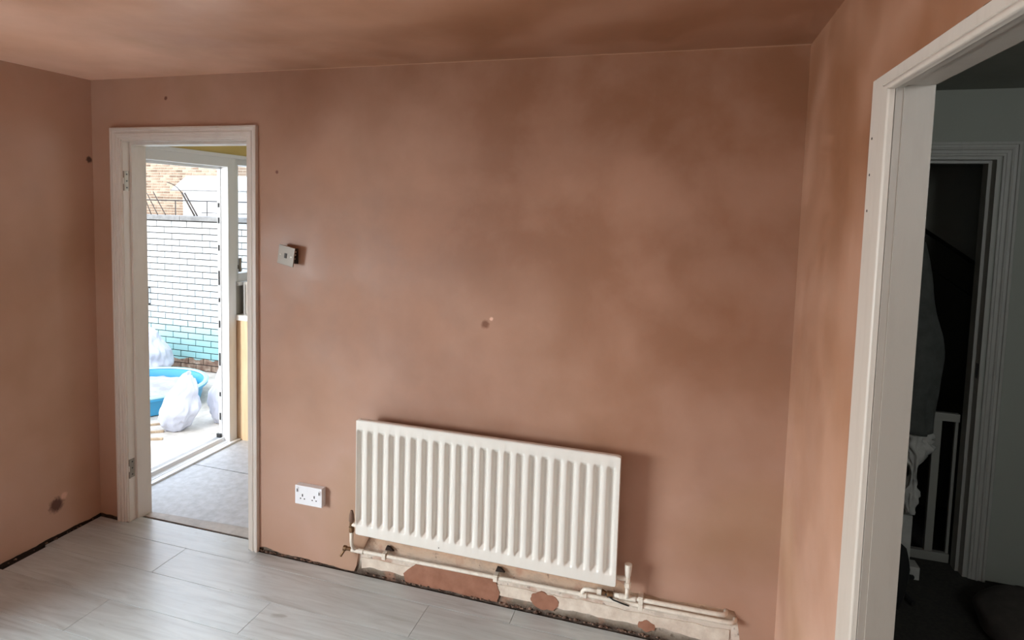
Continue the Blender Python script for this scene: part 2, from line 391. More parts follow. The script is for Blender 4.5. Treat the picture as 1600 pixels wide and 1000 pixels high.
# right wall with the opening to the hall
OY1, OY0, OT = -.962, -1.815, 1.99
XH = XR + .062
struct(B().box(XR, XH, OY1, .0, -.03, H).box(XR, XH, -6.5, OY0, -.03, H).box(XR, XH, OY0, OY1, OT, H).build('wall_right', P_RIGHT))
struct(B().box(XL, RX0, -6.62, -6.5, -.03, H).box(RX1, XH, -6.62, -6.5, -.03, H).box(RX0, RX1, -6.62, -6.5, -.03, RZA).box(RX0, RX1, -6.62, -6.5, RZB, H).build('wall_rear', P_RIGHT))
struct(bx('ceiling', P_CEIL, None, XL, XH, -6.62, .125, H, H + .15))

# floor: dark sub-floor with laminate planks
floor = struct(bx('floor', CREVICE, None, XL, XH, -6.62, .125, -.12, -.012))
PW, PL = .2068, 1.29; GAP = .0012
full = None
rows = [(-.103 - PW * i, [0.671, 1.318, 0.665, 1.10, .3, .95][i % 6]) for i in range(32)]
def plank(x0, x1, y0, y1, pts=None):
    b = B()
    if pts: b.prism(pts, 'z', -.011, 0)
    else: b.box(x0 + GAP / 2, x1 - GAP / 2, y0 + GAP / 2, y1 - GAP / 2, -.011, 0)
    return b.build('plank', LAM, floor, bevel=.0012)
fm = None
for (yt, off) in rows:
    y1 = yt; y0 = max(yt - PW, -6.49)
    if y1 <= -6.4: break
    x = off - PL * math.ceil(off / PL)
    while x < XR - .01:
        a, b_ = max(x, .010), min(x + PL, XR - .006)
        if b_ - a > .02:
            if abs(b_ - a - PL) < 1e-6 and abs(y1 - y0 - PW) < 1e-6:
                if fm is None:
                    o = B().box(-PL / 2 + GAP / 2, PL / 2 - GAP / 2, -PW / 2 + GAP / 2, PW / 2 - GAP / 2, -.011, 0).build('plank', LAM, floor, bevel=.0012); fm = o
                else: o = fm.copy(); COL.objects.link(o); o.parent = floor
                o.location = ((a + b_) / 2, (y0 + y1) / 2, 0)
            else: plank(a, b_, y0, y1)
        x += PL
# first row, running into the doorway
ya, yb, yd = -.103 + GAP / 2, -.010, .058
plank(0, 0, 0, 0, [(.010, ya), (1.03, ya), (1.03, yb), (.958, yb), (.958, yd + .006), (.205, yd), (.205, yb), (.010, yb)])
plank(1.03, 2.32, ya, yb); plank(2.32, XR - .006, ya, yb)
tb = B()   # floor bit through the hall opening
tb.box(XR - .004, XH, OY0 + .02, OY1 - .012, -.011, 0).build('threshold_strip', CARPET, floor)
# plaster crumbs in the gaps at the foot of the walls
cb = B()
for i in range(230):
    if i < 60: c = (1.02 + random.random() * .35, -.006 + random.random() * .012, .004)
    elif i < 190: c = (1.6 + random.random() * 1.55, -.004 + random.random() * .012, .003 + random.random() * .004)
    else: c = (.004 + random.random() * .008, -random.random() * 1.2, .003)
    r = random.uniform(.002, .0065)
    v = bmesh.ops.create_icosphere(cb.bm, subdivisions=1, radius=r)['verts']
    for k in v: k.co = Vector(c) + Vector((k.co.x * random.uniform(.8, 1.9), k.co.y * .9, k.co.z * random.uniform(.6, 1.1)))
tag(cb.build('plaster_rubble', RUBBLE), 'broken plaster crumbs lying along the gap between floor and walls', 'rubble', kind='stuff')
# ================================================================== DOORWAY TO KITCHEN (door_1)
door1 = struct(empty('door_1', (.19, 0, 0)))
ZT = 2.060
CL, CR = .136, 1.0165; CW = .060
def archi_profile(w):   # (across, proud) moulded section, outer edge first
    return [(0, 0), (0, .018), (.003, .020), (w * .20, .020), (w * .23, .0145), (w * .40, .0135), (w * .44, .0165), (w * .54, .0175), (w * .60, .0125), (w * .80, .0115), (w * .84, .0085), (w * .97, .0075), (w, .004), (w, 0)]
def archi(parent, x0, x1, zt, w, y, mat, z0=0, label=None):
    # three mitred lengths: left, head, right; facing -y
    pr = archi_profile(w)
    def strip(f0, f1):
        b = B(); a = [b.bm.verts.new(f0(u, d)) for u, d in pr]; c = [b.bm.verts.new(f1(u, d)) for u, d in pr]
        n = len(pr)
        for i in range(n): b.bm.faces.new((a[i], a[(i + 1) % n], c[(i + 1) % n], c[i]))
        b.bm.faces.new(a[::-1]); b.bm.faces.new(c); return b.build('architrave', mat, parent)
    strip(lambda u, d: (x0 + u, y - d, z0), lambda u, d: (x0 + u, y - d, zt - u))
    strip(lambda u, d: (x1 - u, y - d, z0), lambda u, d: (x1 - u, y - d, zt - u))
    strip(lambda u, d: (x0 + u, y - d, zt - u), lambda u, d: (x1 - u, y - d, zt - u))
archi(door1, CL, CR, ZT, CW, 0, WOODWHITE)
LX = .2005
bx('lining', WOODWHITE, door1, DL, LX, .0, .128, -.01, DT - .0)
bx('lining', WOODWHITE, door1, .952, DR, .0, .128, -.01, DT)
bx('lining', WOODWHITE, door1, LX, .952, .0, .128, DT - .012, DT)
bx('door_stop', WOODWHITE, door1, LX, LX + .013, .040, .128, -.006, DT - .012, bevel=.0015)
bx('door_stop', WOODWHITE, door1, .939, .952, .040, .128, -.006, DT - .012, bevel=.0015)
bx('door_stop', WOODWHITE, door1, LX + .013, .939, .040, .128, DT - .025, DT - .012, bevel=.0015)
for z0 in (1.745, .235):
    hb = B().box(LX - .001, LX + .0015, .006, .034, z0, z0 + .10)
    hg = hb.build('hinge', STEEL, door1)
    kb = B().tube([(LX + .003, .002, z0), (LX + .003, .002, z0 + .034)], .0042, 10).tube([(LX + .003, .002, z0 + .066), (LX + .003, .002, z0 + .1)], .0042, 10)
    kb.build('knuckle', STEEL, hg, smooth=True)
    for zz in (.016, .05, .084):
        B().tube([(LX + .001, .020, z0 + zz), (LX + .0025, .020, z0 + zz)], .004, 10).build('screw', BLACKP, hg)
# ================================================================== KITCHEN
KX0, KX1, KY1 = -.08, 2.3, 3.0
kf = struct(bx('floor_kitchen', CREVICE, None, -.08, KX1, .125, KY1, -.12, -.016))
B().prism([(.205, .078), (.952, .084), (.952, .172), (.205, .124)], 'z', -.012, -.004).build('threshold_board', KSTRIP, kf, bevel=.001)
B().prism([(-.078, .13), (.205, .127), (.952, .176), (1.6, .2), (1.6, .691), (-.078, .694)], 'z', -.015, -.006).build('floor_board', KBOARD, kf, bevel=.0015)
B().box(-.078, 1.6, .700, 1.90, -.015, -.006).build('floor_board', KBOARD, kf, bevel=.0015)
B().box(1.605, KX1, .2, 1.90, -.015, -.006).build('floor_board', KBOARD, kf, bevel=.0015)
EY0, EY1, EZ = .10, 1.130, 2.012       # exterior door frame
WKY0, WKY1, WKZ0, WKZ1 = 1.137, 2.3, 1.13, 2.02
kw = B().box(-.165, -.08, .125, EY0 + .03, -.12, H).box(-.165, -.08, EY1, WKY0, -.12, EZ).box(-.165, -.08, EY0 + .03, KY1, EZ, H + .1).box(-.165, -.08, WKY0, WKY1, -.12, WKZ0) \
    .box(-.165, -.08, WKY1, KY1, -.12, EZ).box(-.165, -.08, WKY0, WKY1, WKZ1, EZ)
struct(kw.build('wall_kitchen_left', KWALL))
struct(bx('wall_kitchen_back', KWALL, None, -.32, KX1 + .1, KY1, KY1 + .15, -.12, H))
struct(B().box(KX1, KX1 + .1, .125, 1.1, -.12, H).box(KX1, KX1 + .1, 2.3, KY1, -.12, H).box(KX1, KX1 + .1, 1.1, 2.3, -.12, 1.05).box(KX1, KX1 + .1, 1.1, 2.3, 2.05, H).build('wall_kitchen_right', KWALL))
w4 = struct(empty('added_window_4', (KX1 + .05, 1.7, 1.05)))  # unseen window, added to go with the kitchen fill lamp
for a in (1.1, 2.25): bx('window_frame', UPVC, w4, KX1 + .03, KX1 + .09, a, a + .05, 1.05, 2.05)
for a in (1.05, 2.0): bx('window_frame', UPVC, w4, KX1 + .03, KX1 + .09, 1.15, 2.25, a, a + .05)
bx('pane', GLASS, w4, KX1 + .055, KX1 + .061, 1.15, 2.25, 1.10, 2.0)
struct(bx('ceiling_kitchen', KWHITE, None, -.32, KX1 + .1, .125, KY1 + .15, H, H + .1))
GZ_ = -.35
# exterior door frame (leaf swung out of sight)
d2 = struct(empty('door_2', (-.12, .6, 0)))
FX0, FX1 = -.155, -.066
bx('frame_jamb', UPVC, d2, FX0, FX1, EY1 - .075, EY1, .0, EZ, bevel=.004)
bx('frame_jamb', UPVC, d2, FX0, FX1, EY0 + .032, EY0 + .10, .0, EZ, bevel=.004)
bx('frame_head', UPVC, d2, FX0, FX1, EY0 + .10, EY1 - .075, EZ - .075, EZ, bevel=.004)
bx('glazing_bead', UPVC, d2, FX1, FX1 + .012, EY0 + .04, WKY1, EZ - .012, EZ + .012, bevel=.003)
bx('frame_rebate', UPVC, d2, FX0 + .01, FX0 + .03, EY1 - .082, EY1 - .075, .03, EZ - .075, bevel=.002)
bx('frame_rebate', UPVC, d2, FX0 + .01, FX0 + .03, EY0 + .1, EY1 - .082, EZ - .092, EZ - .075, bevel=.002)
th = B()
th.prism([(-.232, -.02), (-.232, .006), (-.19, .016), (-.182, .034), (-.170, .034), (-.165, .018), (-.130, .018), (-.124, .036), (-.112, .036), (-.106, .012), (-.078, .008), (-.078, -.02)], 'y', EY0 + .03, EY1)
th.build('sill', UPVC, d2)
bx('inner_strip', UPVC, d2, -.079, -.040, .13, EY1 + .008, -.006, .006, bevel=.0015)
ks = bx('lock_keep', M('keep_plate', (176, 176, 178), .5, .2).m, d2, -.147, -.128, EY1 - .0835, EY1 - .0815, .12, 1.74)
for z0, dz in ((.16, .05), (.33, .03), (.55, .09), (.82, .05), (1.0, .03), (1.12, .10), (1.36, .04), (1.55, .04), (1.66, .03)):
    bx('keep_slot', DARKHOLE, ks, -.144, -.131, EY1 - .0850, EY1 - .0833, z0, z0 + dz)
bx('rubber_corner', BLACKP, d2, -.160, -.128, EY1 - .098, EY1 - .0825, .034, .062)
struct(B().box(-.225, -.167, .0, EY0 + .06, GZ_, 2.45).box(-.225, -.167, EY1 + .003, WKY0, GZ_, 2.45).box(-.225, -.167, EY0 + .06, EY1 + .003, EZ - .05, 2.45)
       .box(-.225, -.167, WKY0, WKY1, GZ_, WKZ0 - .005).box(-.225, -.167, WKY0, WKY1, WKZ1, 2.45).box(-.225, -.167, WKY1, 3.15, GZ_, 2.45).box(-.225, -.167, EY0 + .06, EY1 + .003, GZ_, -.03).build('wall_outer', WREND))
# kitchen window
w1 = struct(empty('window_1', (-.15, 1.7, 1.5)))
bx('window_frame', UPVC, w1, -.20, -.10, WKY0, WKY0 + .05, WKZ0, WKZ1, bevel=.004)
bx('window_frame', UPVC, w1, -.20, -.10, WKY1 - .06, WKY1, WKZ0, WKZ1, bevel=.004)
bx('window_frame', UPVC, w1, -.20, -.10, WKY0 + .05, WKY1 - .06, WKZ1 - .06, WKZ1, bevel=.004)
bx('window_frame', UPVC, w1, -.20, -.10, WKY0 + .05, WKY1 - .06, WKZ0, WKZ0 + .06, bevel=.004)
bx('casement_stile', UPVC, w1, -.175, -.120, WKY0 + .05, WKY0 + .085, WKZ0 + .06, WKZ1 - .06, bevel=.004)
bx('mullion', UPVC, w1, -.20, -.09, 1.70, 1.77, WKZ0 + .06, WKZ1 - .06, bevel=.004)
for a, b_ in ((WKY0 + .05, 1.70), (1.77, WKY1 - .06)): bx('pane', GLASS, w1, -.155, -.149, a, b_, WKZ0 + .06, WKZ1 - .06)
bx('window_sill', UPVC, w1, -.10, -.05, WKY0, WKY1, WKZ0 - .02, WKZ0 + .004, bevel=.003)
hd = B().box(-.120, -.100, 1.20, 1.218, 1.22, 1.25).box(-.105, -.092, 1.20, 1.218, 1.20, 1.30); hd.build('window_handle', CHROME, w1, bevel=.002)
struct(bx('trim_2', HALLWOOD, None, -.0795, -.072, EY1 + .003, 2.3, .903, WKZ0 - .02))
# left-wall window of the room (outside the frame, the daylight comes through it)
w2 = struct(empty('window_2', (-.2, (WY0 + WY1) / 2, WZ0)))
for a in (WY0, WY1 - .05): bx('window_frame', UPVC, w2, -.22, -.14, a, a + .05, WZ0, WZ1)
for a in (WZ0, WZ1 - .05): bx('window_frame', UPVC, w2, -.22, -.14, WY0 + .05, WY1 - .05, a, a + .05)
bx('pane', GLASS, w2, -.184, -.178, WY0 + .05, WY1 - .05, WZ0 + .05, WZ1 - .05)
w3 = struct(empty('added_window_3', ((RX0 + RX1) / 2, -6.56, RZA)))  # unseen rear window, added to go with its fill lamp
for a in (RX0, RX1 - .05): bx('window_frame', UPVC, w3, a, a + .05, -6.58, -6.51, RZA, RZB)
for a in (RZA, RZB - .05): bx('window_frame', UPVC, w3, RX0 + .05, RX1 - .05, -6.58, -6.51, a, a + .05)
bx('pane', GLASS, w3, RX0 + .05, RX1 - .05, -6.55, -6.544, RZA + .05, RZB - .05)
# peach cabinet end + worktop + box
cab = thing('base_cabinet', 'pale plywood end panel of the kitchen base unit under the white worktop', 'cabinet', (.25, 1.45, -.006))
bx('end_panel', PEACH, cab, -.078, .50, 1.140, 1.158, -.006, .862)
bx('carcass', WTOP, cab, -.078, .49, 1.158, 1.88, .09, .862)
bx('plinth', WTOP, cab, -.06, .44, 1.16, 1.88, -.006, .088)
for y0 in (1.162, 1.525):
    d = bx('cabinet_door', PEACH, cab, .491, .509, y0, y0 + .35, .10, .855, bevel=.002)
    B().tube([(.528, y0 + .05, .70), (.528, y0 + .05, .80)], .005, 8).tube([(.509, y0 + .05, .71), (.528, y0 + .05, .71)], .004, 8).tube([(.509, y0 + .05, .79), (.528, y0 + .05, .79)], .004, 8).build('handle', CHROME, d, smooth=True)
tag(bx('worktop', WTOP, None, -.079, .54, 1.125, 1.90, .864, .902, bevel=.003), 'white worktop above the pale plywood cabinet in the kitchen', 'worktop')
gb = thing('storage_box', 'grey box standing on the white worktop below the kitchen window', 'box', (.03, 1.26, .903))
bx('body', GREYBOX, gb, -.026, .16, 1.18, 1.40, .903, 1.115, bevel=.002)
bx('lid', GREYBOX, gb, -.032, .166, 1.174, 1.406, 1.115, 1.136, bevel=.002)
bx('side_trim', UPVC, gb, -.040, -.027, 1.17, 1.19, .903, 1.13)
# hand brush on the kitchen floor just behind the right jamb
hbz = thing('hand_brush', 'tan bristled hand brush lying on the kitchen floor behind the right door jamb', 'brush', (.84, .30, -.006))
B().box(.79, .98, .285, .335, .022, .045).build('handle', TIMB, hbz, bevel=.006)
br = B()
for i in range(9):
    for j in range(4):
        x = .800 + i * .016; y = .293 + j * .012
        br.tube([(x, y, .024), (x - .022 - .004 * random.random(), y - .012 + .006 * random.random(), -.004)], .0055, 5)
br.build('bristles', simple('brown_bristle', (70, 56, 46), (120, 100, 82), 60, .9, .3), hbz)

# ================================================================== RADIATOR
R0, R1, RZ0, RZ1, RY = 1.5997, 2.7417, .243, .767, -.100
rad = thing('radiator', 'long white ribbed panel radiator hung low on the pink plaster wall', 'radiator', ((R0 + R1) / 2, -.06, RZ0))
NG = 22; pitch = .0517; g0 = 1.6215
def gdepth(x):
    d = 0
    k = round((x - g0) / pitch)
    if 0 <= k < NG:
        u = abs(x - (g0 + pitch * k))
        if u < .0065: d = 1
        elif u < .0185: d = .5 + .5 * math.cos(PI * (u - .0065) / .0120)
    return d
xs = {R0, R0 + .0015, R0 + .004, R0 + .007, R1, R1 - .0015, R1 - .004, R1 - .007}
for k in range(NG):
    c = g0 + pitch * k
    for u in (-.0185, -.0165, -.0145, -.0125, -.0105, -.0085, -.0065, 0, .0065, .0085, .0105, .0125, .0145, .0165, .0185): xs.add(round(c + u, 5))
    xs.add(round(c + pitch / 2, 5))
xs = sorted(x for x in xs if R0 <= x <= R1)
RC = .016
def zin(x):
    u = min(x - R0, R1 - x)
    return RC - math.sqrt(max(0, RC * RC - (RC - u) ** 2)) if u < RC else 0
b = B(); rowsz = [0, .004, .044, .050, .058, .066, .26, RZ1 - RZ0 - .062, RZ1 - RZ0 - .054, RZ1 - RZ0 - .046, RZ1 - RZ0 - .040, RZ1 - RZ0 - .004, RZ1 - RZ0]
fz = [0, 0, 0, .15, .7, 1, 1, 1, .7, .15, 0, 0, 0]
Ht = RZ1 - RZ0; R = []
for z, f in zip(rowsz, fz):
    r = []
    for x in xs:
        zi = zin(x); zz = min(max(z, zi), Ht - zi * .5)
        edge = .004 if (z in (0, Ht) or x in (R0, R1)) else 0
        r.append((x, RY + edge + gdepth(x) * f * .0185, RZ0 + zz))
    R.append(r)
V = b.grid(R)
ring = [V[0][i] for i in range(len(xs))] + [V[j][-1] for j in range(1, len(R))] + [V[-1][i] for i in range(len(xs) - 2, -1, -1)] + [V[j][0] for j in range(len(R) - 2, 0, -1)]
back = [b.bm.verts.new((v.co.x, RY + .022, v.co.z)) for v in ring]
for i in range(len(ring)):
    j = (i + 1) % len(ring); b.bm.faces.new((ring[i], ring[j], back[j], back[i]))
bmesh.ops.remove_doubles(b.bm, verts=b.bm.verts, dist=.00005)
b.build('front_panel', RADW, rad, smooth='s')
bx('rear_panel', RADW, rad, R0 + .008, R1 - .002, RY + .0225, -.052, RZ0 + .006, RZ1 - .012, bevel=.004)
fb = B()
for k in range(60):
    x = R0 + .04 + k * (R1 - R0 - .08) / 59
    fb.box(x - .001, x + .001, -.051, -.030, RZ0 + .05, RZ1 - .05)
fo = fb.build('convector_fins', RADW, rad); fo['kind'] = 'stuff'
for x in (R0 + .18, R1 - .2): bx('bracket', RADW, rad, x, x + .03, -.052, -.0005, RZ0 + .03, RZ1 - .06)
B().tube([(2.0, RY + .0015, RZ0 + .018), (2.0, RY - .0015, RZ0 + .018)], .0022, 10).build('paint_nib', CREVICE, rad)
# left lockshield valve
def valve(parent, x, y, z, side, cap_mat, cap_h, cap_r):
    vb = B().tube([(x, y, z - .035), (x, y, z - .028), (x, y, z - .028), (x, y, z + .012)], .011, 8, radii=[.0115, .0125, .0095, .0095])
    vb.tube([(x, y, z - .03), (x, y, z - .012)], .0135, 6)
    v = vb.build('valve_body', BRASS if side < 0 else PIPEW, parent, smooth='s')
    B().tube([(x, y, z), (x + (.02 if side < 0 else -.02), y, z), (x + (.05 if side < 0 else -.045), y, z)], .008, 10, radii=[.008, .010, .008]).build('valve_tail', PIPEW, v, smooth='s')
    B().tube([(x, y, z + .012), (x, y, z + .016), (x, y, z + .016 + cap_h * .6), (x, y, z + .016 + cap_h)], .01, 14,
             radii=[cap_r * .8, cap_r, cap_r * (.85 if side < 0 else 1.2), cap_r * (.45 if side < 0 else 1.25)]).build('valve_cap', cap_mat, v, smooth='s')
valve(rad, 1.563, -.066, .268, -1, M('brown_cap', (112, 84, 68), .55).m, .048, .0125)
valve(rad, 2.784, -.066, .268, 1, M('white_cap', (228, 220, 208), .4).m, .046, .0115)

# ================================================================== PIPES
pipe = thing('heating_pipes', 'white painted twin copper heating pipes running under the radiator to the right corner', 'pipes', (2.3, -.03, .1))
pr = .0085
def z1(x): return .128 + (x - 1.55) * .0165
b = B(); pts = [(1.563, -.066, .235), (1.563, -.066, .19), (1.562, -.060, .165), (1.561, -.045, .145), (1.562, -.036, .134), (1.58, -.032, .129)]
pts += [(x, -.032, z1(x)) for x in (1.62, 1.8, 2.0, 2.3, 2.6, 2.9, 3.15)] + [(3.172, -.030, z1(3.172)), (3.184, -.020, z1(3.184)), (3.187, -.008, z1(3.187)), (3.187, .0, z1(3.187))]
b.tube(pts, pr, 14, radii=None); b.build('lower_pipe', PIPEW, pipe, smooth='all')
def z2(x): return z1(x) + .026
b = B(); pts = [(2.727, -.036, z2(2.727)), (2.9, -.034, z2(2.9)), (3.12, -.032, z2(3.12)), (3.142, -.030, z2(3.14)), (3.152, -.018, z2(3.15)), (3.153, .0, z2(3.15))]
b.tube(pts, pr, 14); b.build('upper_pipe', PIPEW, pipe, smooth='all')
B().tube([(2.784, -.036, z2(2.784)), (2.784, -.048, z2(2.784) + .014), (2.784, -.062, z2(2.784) + .03), (2.784, -.066, .235)], pr, 14).build('riser', PIPEW, pipe, smooth='all')
B().tube([(2.750, -.036, z2(2.75)), (2.816, -.036, z2(2.816))], .0115, 14).build('tee_fitting', PIPEW, pipe, smooth='s')
B().tube([(2.608, -.034, z1(2.608)), (2.606, -.038, z1(2.6) + .016), (2.612, -.040, z1(2.6) + .027), (2.63, -.040, z1(2.6) + .031), (2.68, -.040, z1(2.6) + .033)], pr, 14).build('branch_pipe', PIPEW, pipe, smooth='all')
B().tube([(2.596, -.034, z1(2.596)), (2.622, -.034, z1(2.622))], .0118, 14).build('tee_fitting', PIPEW, pipe, smooth='s')
B().tube([(2.664, -.040, z1(2.6) + .033), (2.682, -.040, z1(2.6) + .033)], .0130, 6).build('compression_nut', PIPEW, pipe)
B().tube([(2.682, -.040, z1(2.6) + .033), (2.700, -.038, z2(2.7)), (2.706, -.038, z2(2.7)), (2.727, -.036, z2(2.72))], .01, 8, radii=[.0125, .009, .0135, .0125]).build('brass_coupling', BRASS, pipe, smooth='s')['label'] = 'bare tarnished brass coupling'
B().tube([(2.695, -.045, z2(2.7) + .004), (2.73, -.050, z2(2.7) - .012), (2.78, -.05, z2(2.7) - .022), (2.79, -.04, z2(2.7) - .03)], .003, 6).build('black_cable', BLACKP, pipe, smooth='all')
for x in (1.575,): B().tube([(x - .03, -.034, .130), (x + .03, -.032, .1285)], .0115, 14).build('tee_fitting', PIPEW, pipe, smooth='s')
def clip(x, z, up=True):
    c = B().box(x - .009, x + .009, -.022, .0, z - .010, z + .010)
    c.box(x - .009, x + .009, -.043, -.018, z - .0145, z - .009).box(x - .009, x + .009, -.043, -.018, z + .009, z + .0145).box(x - .009, x + .009, -.0455, -.041, z - .012, z + .010)
    return c.build('pipe_clip', PIPEW, pipe, bevel=.0012)
for x in (1.712, 2.236): clip(x, z1(x)); 
clip(2.835, z1(2.835)); clip(2.835, z2(2.835))
for x in (1.722, 2.246):
    B().prism([(x - .02, z1(x) + .012), (x - .012, z1(x) + .032), (x + .004, z1(x) + .030), (x + .022, z1(x) + .014)], 'y', -.010, .001).build('old_bracket', CREVICE, pipe)
# drain cock
dk = B().tube([(1.545, -.036, .131), (1.524, -.040, .133), (1.522, -.040, .133), (1.508, -.042, .134)], .008, 8, radii=[.0085, .0085, .012, .012]).build('drain_cock', BRASS, pipe, smooth='s')
B().tube([(1.515, -.042, .128), (1.505, -.052, .108), (1.501, -.056, .100)], .0058, 10).build('spout', BRASS, dk, smooth='s')

# ================================================================== SOCKET AND SWITCH
sk = thing('double_socket', 'white plastic double power socket low on the wall left of the radiator', 'socket', (1.314, -.02, .297))
bx('back_box', SOCKW, sk, 1.244, 1.386, -.024, 0, .297, .385, bevel=.002)
fp = B().box(1.243, 1.387, -.034, -.0245, .296, .386).build('face_plate', SOCKW, sk, bevel=.0025)
for x in (1.284, 1.347):
    bx('socket_hole', DARKHOLE, fp, x - .0025, x + .0025, -.0348, -.0335, .335, .347)
    for s in (-1, 1): bx('socket_hole', DARKHOLE, fp, x + s * .0105 - .0028, x + s * .0105 + .0028, -.0348, -.0335, .3225, .3275)
for x in (1.257, 1.3745):
    rk = bx('rocker', SOCKW, fp, x - .0055, x + .0055, -.0372, -.034, .355, .377, bevel=.001)
    bx('rocker_mark', DARKHOLE, rk, x - .0022, x + .0022, -.0377, -.0371, .356, .371)
sw = empty('light_switch', (1.205, 0, 1.46))
tag(sw, 'brushed metal light switch plate hanging tilted off the wall beside the doorway', 'switch')
bx('back_box', CREVICE, sw, 1.168, 1.236, -.006, .0, 1.425, 1.495)
fl = Matrix.Translation((1.198, -.036, 1.463)) @ Matrix.Rotation(math.radians(-9), 4, 'Z') @ Matrix.Rotation(math.radians(9), 4, 'Y')
def sbox(*a, bev=0): return B().box(*a, rot=fl, bev=bev)
pl = sbox(-.048, .048, -.004, .002, -.044, .044, bev=.0012).build('switch_plate', CHROME, sw)
sbox(-.006, .006, -.0075, -.004, -.011, .011).build('rocker', M('dark_rocker', (52, 46, 42), .4).m, pl)
for s in (-.033, .033):
    bb = B().tube([fl @ Vector((s, -.0035, 0)), fl @ Vector((s, -.0058, 0))], .0038, 12); bb.build('screw', SCREW, pl)
sbox(-.030, .036, .002, .012, -.028, .030).build('terminal_block', CREVICE, sw)
for i, zz in enumerate((.026, .012, -.006)):
    bb = B().tube([fl @ Vector((.040, .006, zz)), fl @ Vector((.047, .007, zz))], .004, 10); bb.build('terminal_screw', SCREW, sw)
for i, zz in enumerate((.018, -.012)):
    B().tube([fl @ Vector((.02, .010, zz)), Vector((1.215, -.012, 1.463 + zz * .7)), Vector((1.205, -.004, 1.463 + zz * .5))], .0035, 8).build('wire', CREVICE if i else M('grey_wire', (120, 112, 104), .6).m, sw, smooth='all')

# ================================================================== OPENING TO THE HALL (door_3)
d3 = struct(empty('door_3', (XR, -1.4, 0)))
CA0, CA1 = -.842, -.972         # architrave outer / inner edge (y)
XF = XR - .008
def bevelboard(pts, z0, z1): return B().prism(pts, 'z', z0, z1)
# casing: flat board with a rounded bead on its inner lip; jambs run along z, the head along y
def bead_profile(ya, yb, xw, xf, rb=.0062):
    sgn = -1 if yb < ya else 1
    P = [(xw, ya), (xf, ya), (xf, yb - sgn * .019), (xf + .0028, yb - sgn * .0165)]
    cx_, cy_ = xf + .0012, yb - sgn * .0085
    for k in range(11):
        a = PI * 1.05 * k / 10
        P.append((cx_ - rb * math.sin(a), cy_ - sgn * rb * math.cos(a) * 1.15))
    P.append((xw, yb)); return P
HZ0, HZ1 = 1.968, 2.008
def jamb_arch(ya, yb):
    P = bead_profile(ya, yb, XR, XF); b = B(); n = len(P)
    A = [b.bm.verts.new((x, y, 0)) for x, y in P]; C = [b.bm.verts.new((x, y, HZ0 + (y - yb) / (ya - yb) * (HZ1 - HZ0))) for x, y in P]
    b.bm.faces.new(A); b.bm.faces.new(C[::-1])
    for i in range(n): b.bm.faces.new((A[i], C[i], C[(i + 1) % n], A[(i + 1) % n]))
    return b.build('architrave', CASING_FACE, d3, smooth='s')
jamb_arch(CA0, CA1); jamb_arch(-1.94, -1.812)
hb = B(); P2 = [(x, z) for (x, z) in bead_profile(HZ1, HZ0, XR, XF)]
A_ = [hb.bm.verts.new((p[0], -1.94, p[1])) for p in P2]; C_ = [hb.bm.verts.new((p[0], CA1 + (p[1] - HZ0) / (HZ1 - HZ0) * (CA0 - CA1), p[1])) for p in P2]
hb.bm.faces.new(A_); hb.bm.faces.new(C_[::-1])
for i in range(len(P2)): hb.bm.faces.new((A_[i], C_[i], C_[(i + 1) % len(P2)], A_[(i + 1) % len(P2)]))
hb.build('architrave', CASING_FACE, d3, smooth='s')
# linings with a small step
LXE = XR + .068
bx('lining', CASING, d3, XR + .0012, XR + .014, -.976, -.9625, 0, HZ0 + .003)
bx('lining', CASING, d3, XR + .0142, LXE, -.980, -.9625, 0, HZ0 + .006)
bx('lining', CASING, d3, XR + .001, LXE, -1.8145, -1.80, 0, HZ0 - .001)
bx('lining', CASING, d3, XR, XR + .014, -1.80, -.977, HZ0 + .001, HZ0 + .015)
bx('lining', CASING, d3, XR + .0145, LXE, -1.80, -.981, HZ0 + .004, HZ0 + .017)
for z in (1.88, 1.80, 1.72):
    B().tube([(XF + .0005, -.862, z), (XF - .0008, -.862, z)], .003, 8).build('nail_head', CREVICE, d3)
# ragged plaster edge beside the casing
rg = [(CA0 + .001, z) for z in (0, HZ1 + .002)]
pts = [(CA0 + .0005, 0.0), (CA0 + .0005, HZ1 + .001)]
k = 90; edge = []
for i in range(k + 1):
    z = (HZ1 + .006) * (1 - i / k); edge.append((CA0 + .004 + .004 * abs(noise.noise(Vector((z * 14, 4, 0)))) + .003 * abs(noise.noise(Vector((z * 60, 1, 0)))), z))
B().prism(pts + edge, 'x', XR - .0022, XR - .0002).build('broken_plaster_edge', EDGE, d3)
edge = []
k = 60
for i in range(k + 1):
    y = CA0 + (-1.94 - CA0) * i / k
    edge.append((y, HZ1 + .003 + .004 * abs(noise.noise(Vector((y * 18, 9, 0))))))
B().prism([(-1.94, HZ1 + .0005), (CA0, HZ1 + .0005)] + edge, 'x', XR - .0022, XR - .0002).build('broken_plaster_edge', CREVICE, d3)

# ================================================================== HALL
HY = .94; HX1 = 5.0
struct(bx('floor_hall', CARPET, None, XH, HX1, -3.2, 2.6, -.12, -.004))
struct(bx('ceiling_hall', HALLC, None, XH, HX1 + .1, -3.3, 2.7, 2.30, 2.40))
DX0, DX1, DZ = 3.53, 4.296, 1.995
struct(B().box(XH, DX0, HY, HY + .1, -.004, 2.3).box(DX1, HX1, HY, HY + .1, -.004, 2.3).box(DX0, DX1, HY, HY + .1, DZ, 2.3).build('wall_hall_back', HALLW))
struct(bx('wall_hall_right', HALLW, None, HX1, HX1 + .1, -3.2, 2.6, -.004, 2.3))
struct(B().box(XH, 3.9, -3.3, -3.2, -.004, 2.3).box(4.8, HX1 + .1, -3.3, -3.2, -.004, 2.3).box(3.9, 4.8, -3.3, -3.2, 2.24, 2.3).box(3.9, 4.8, -3.3, -3.2, 1.96, 2.0).build('wall_hall_front', HALLW))
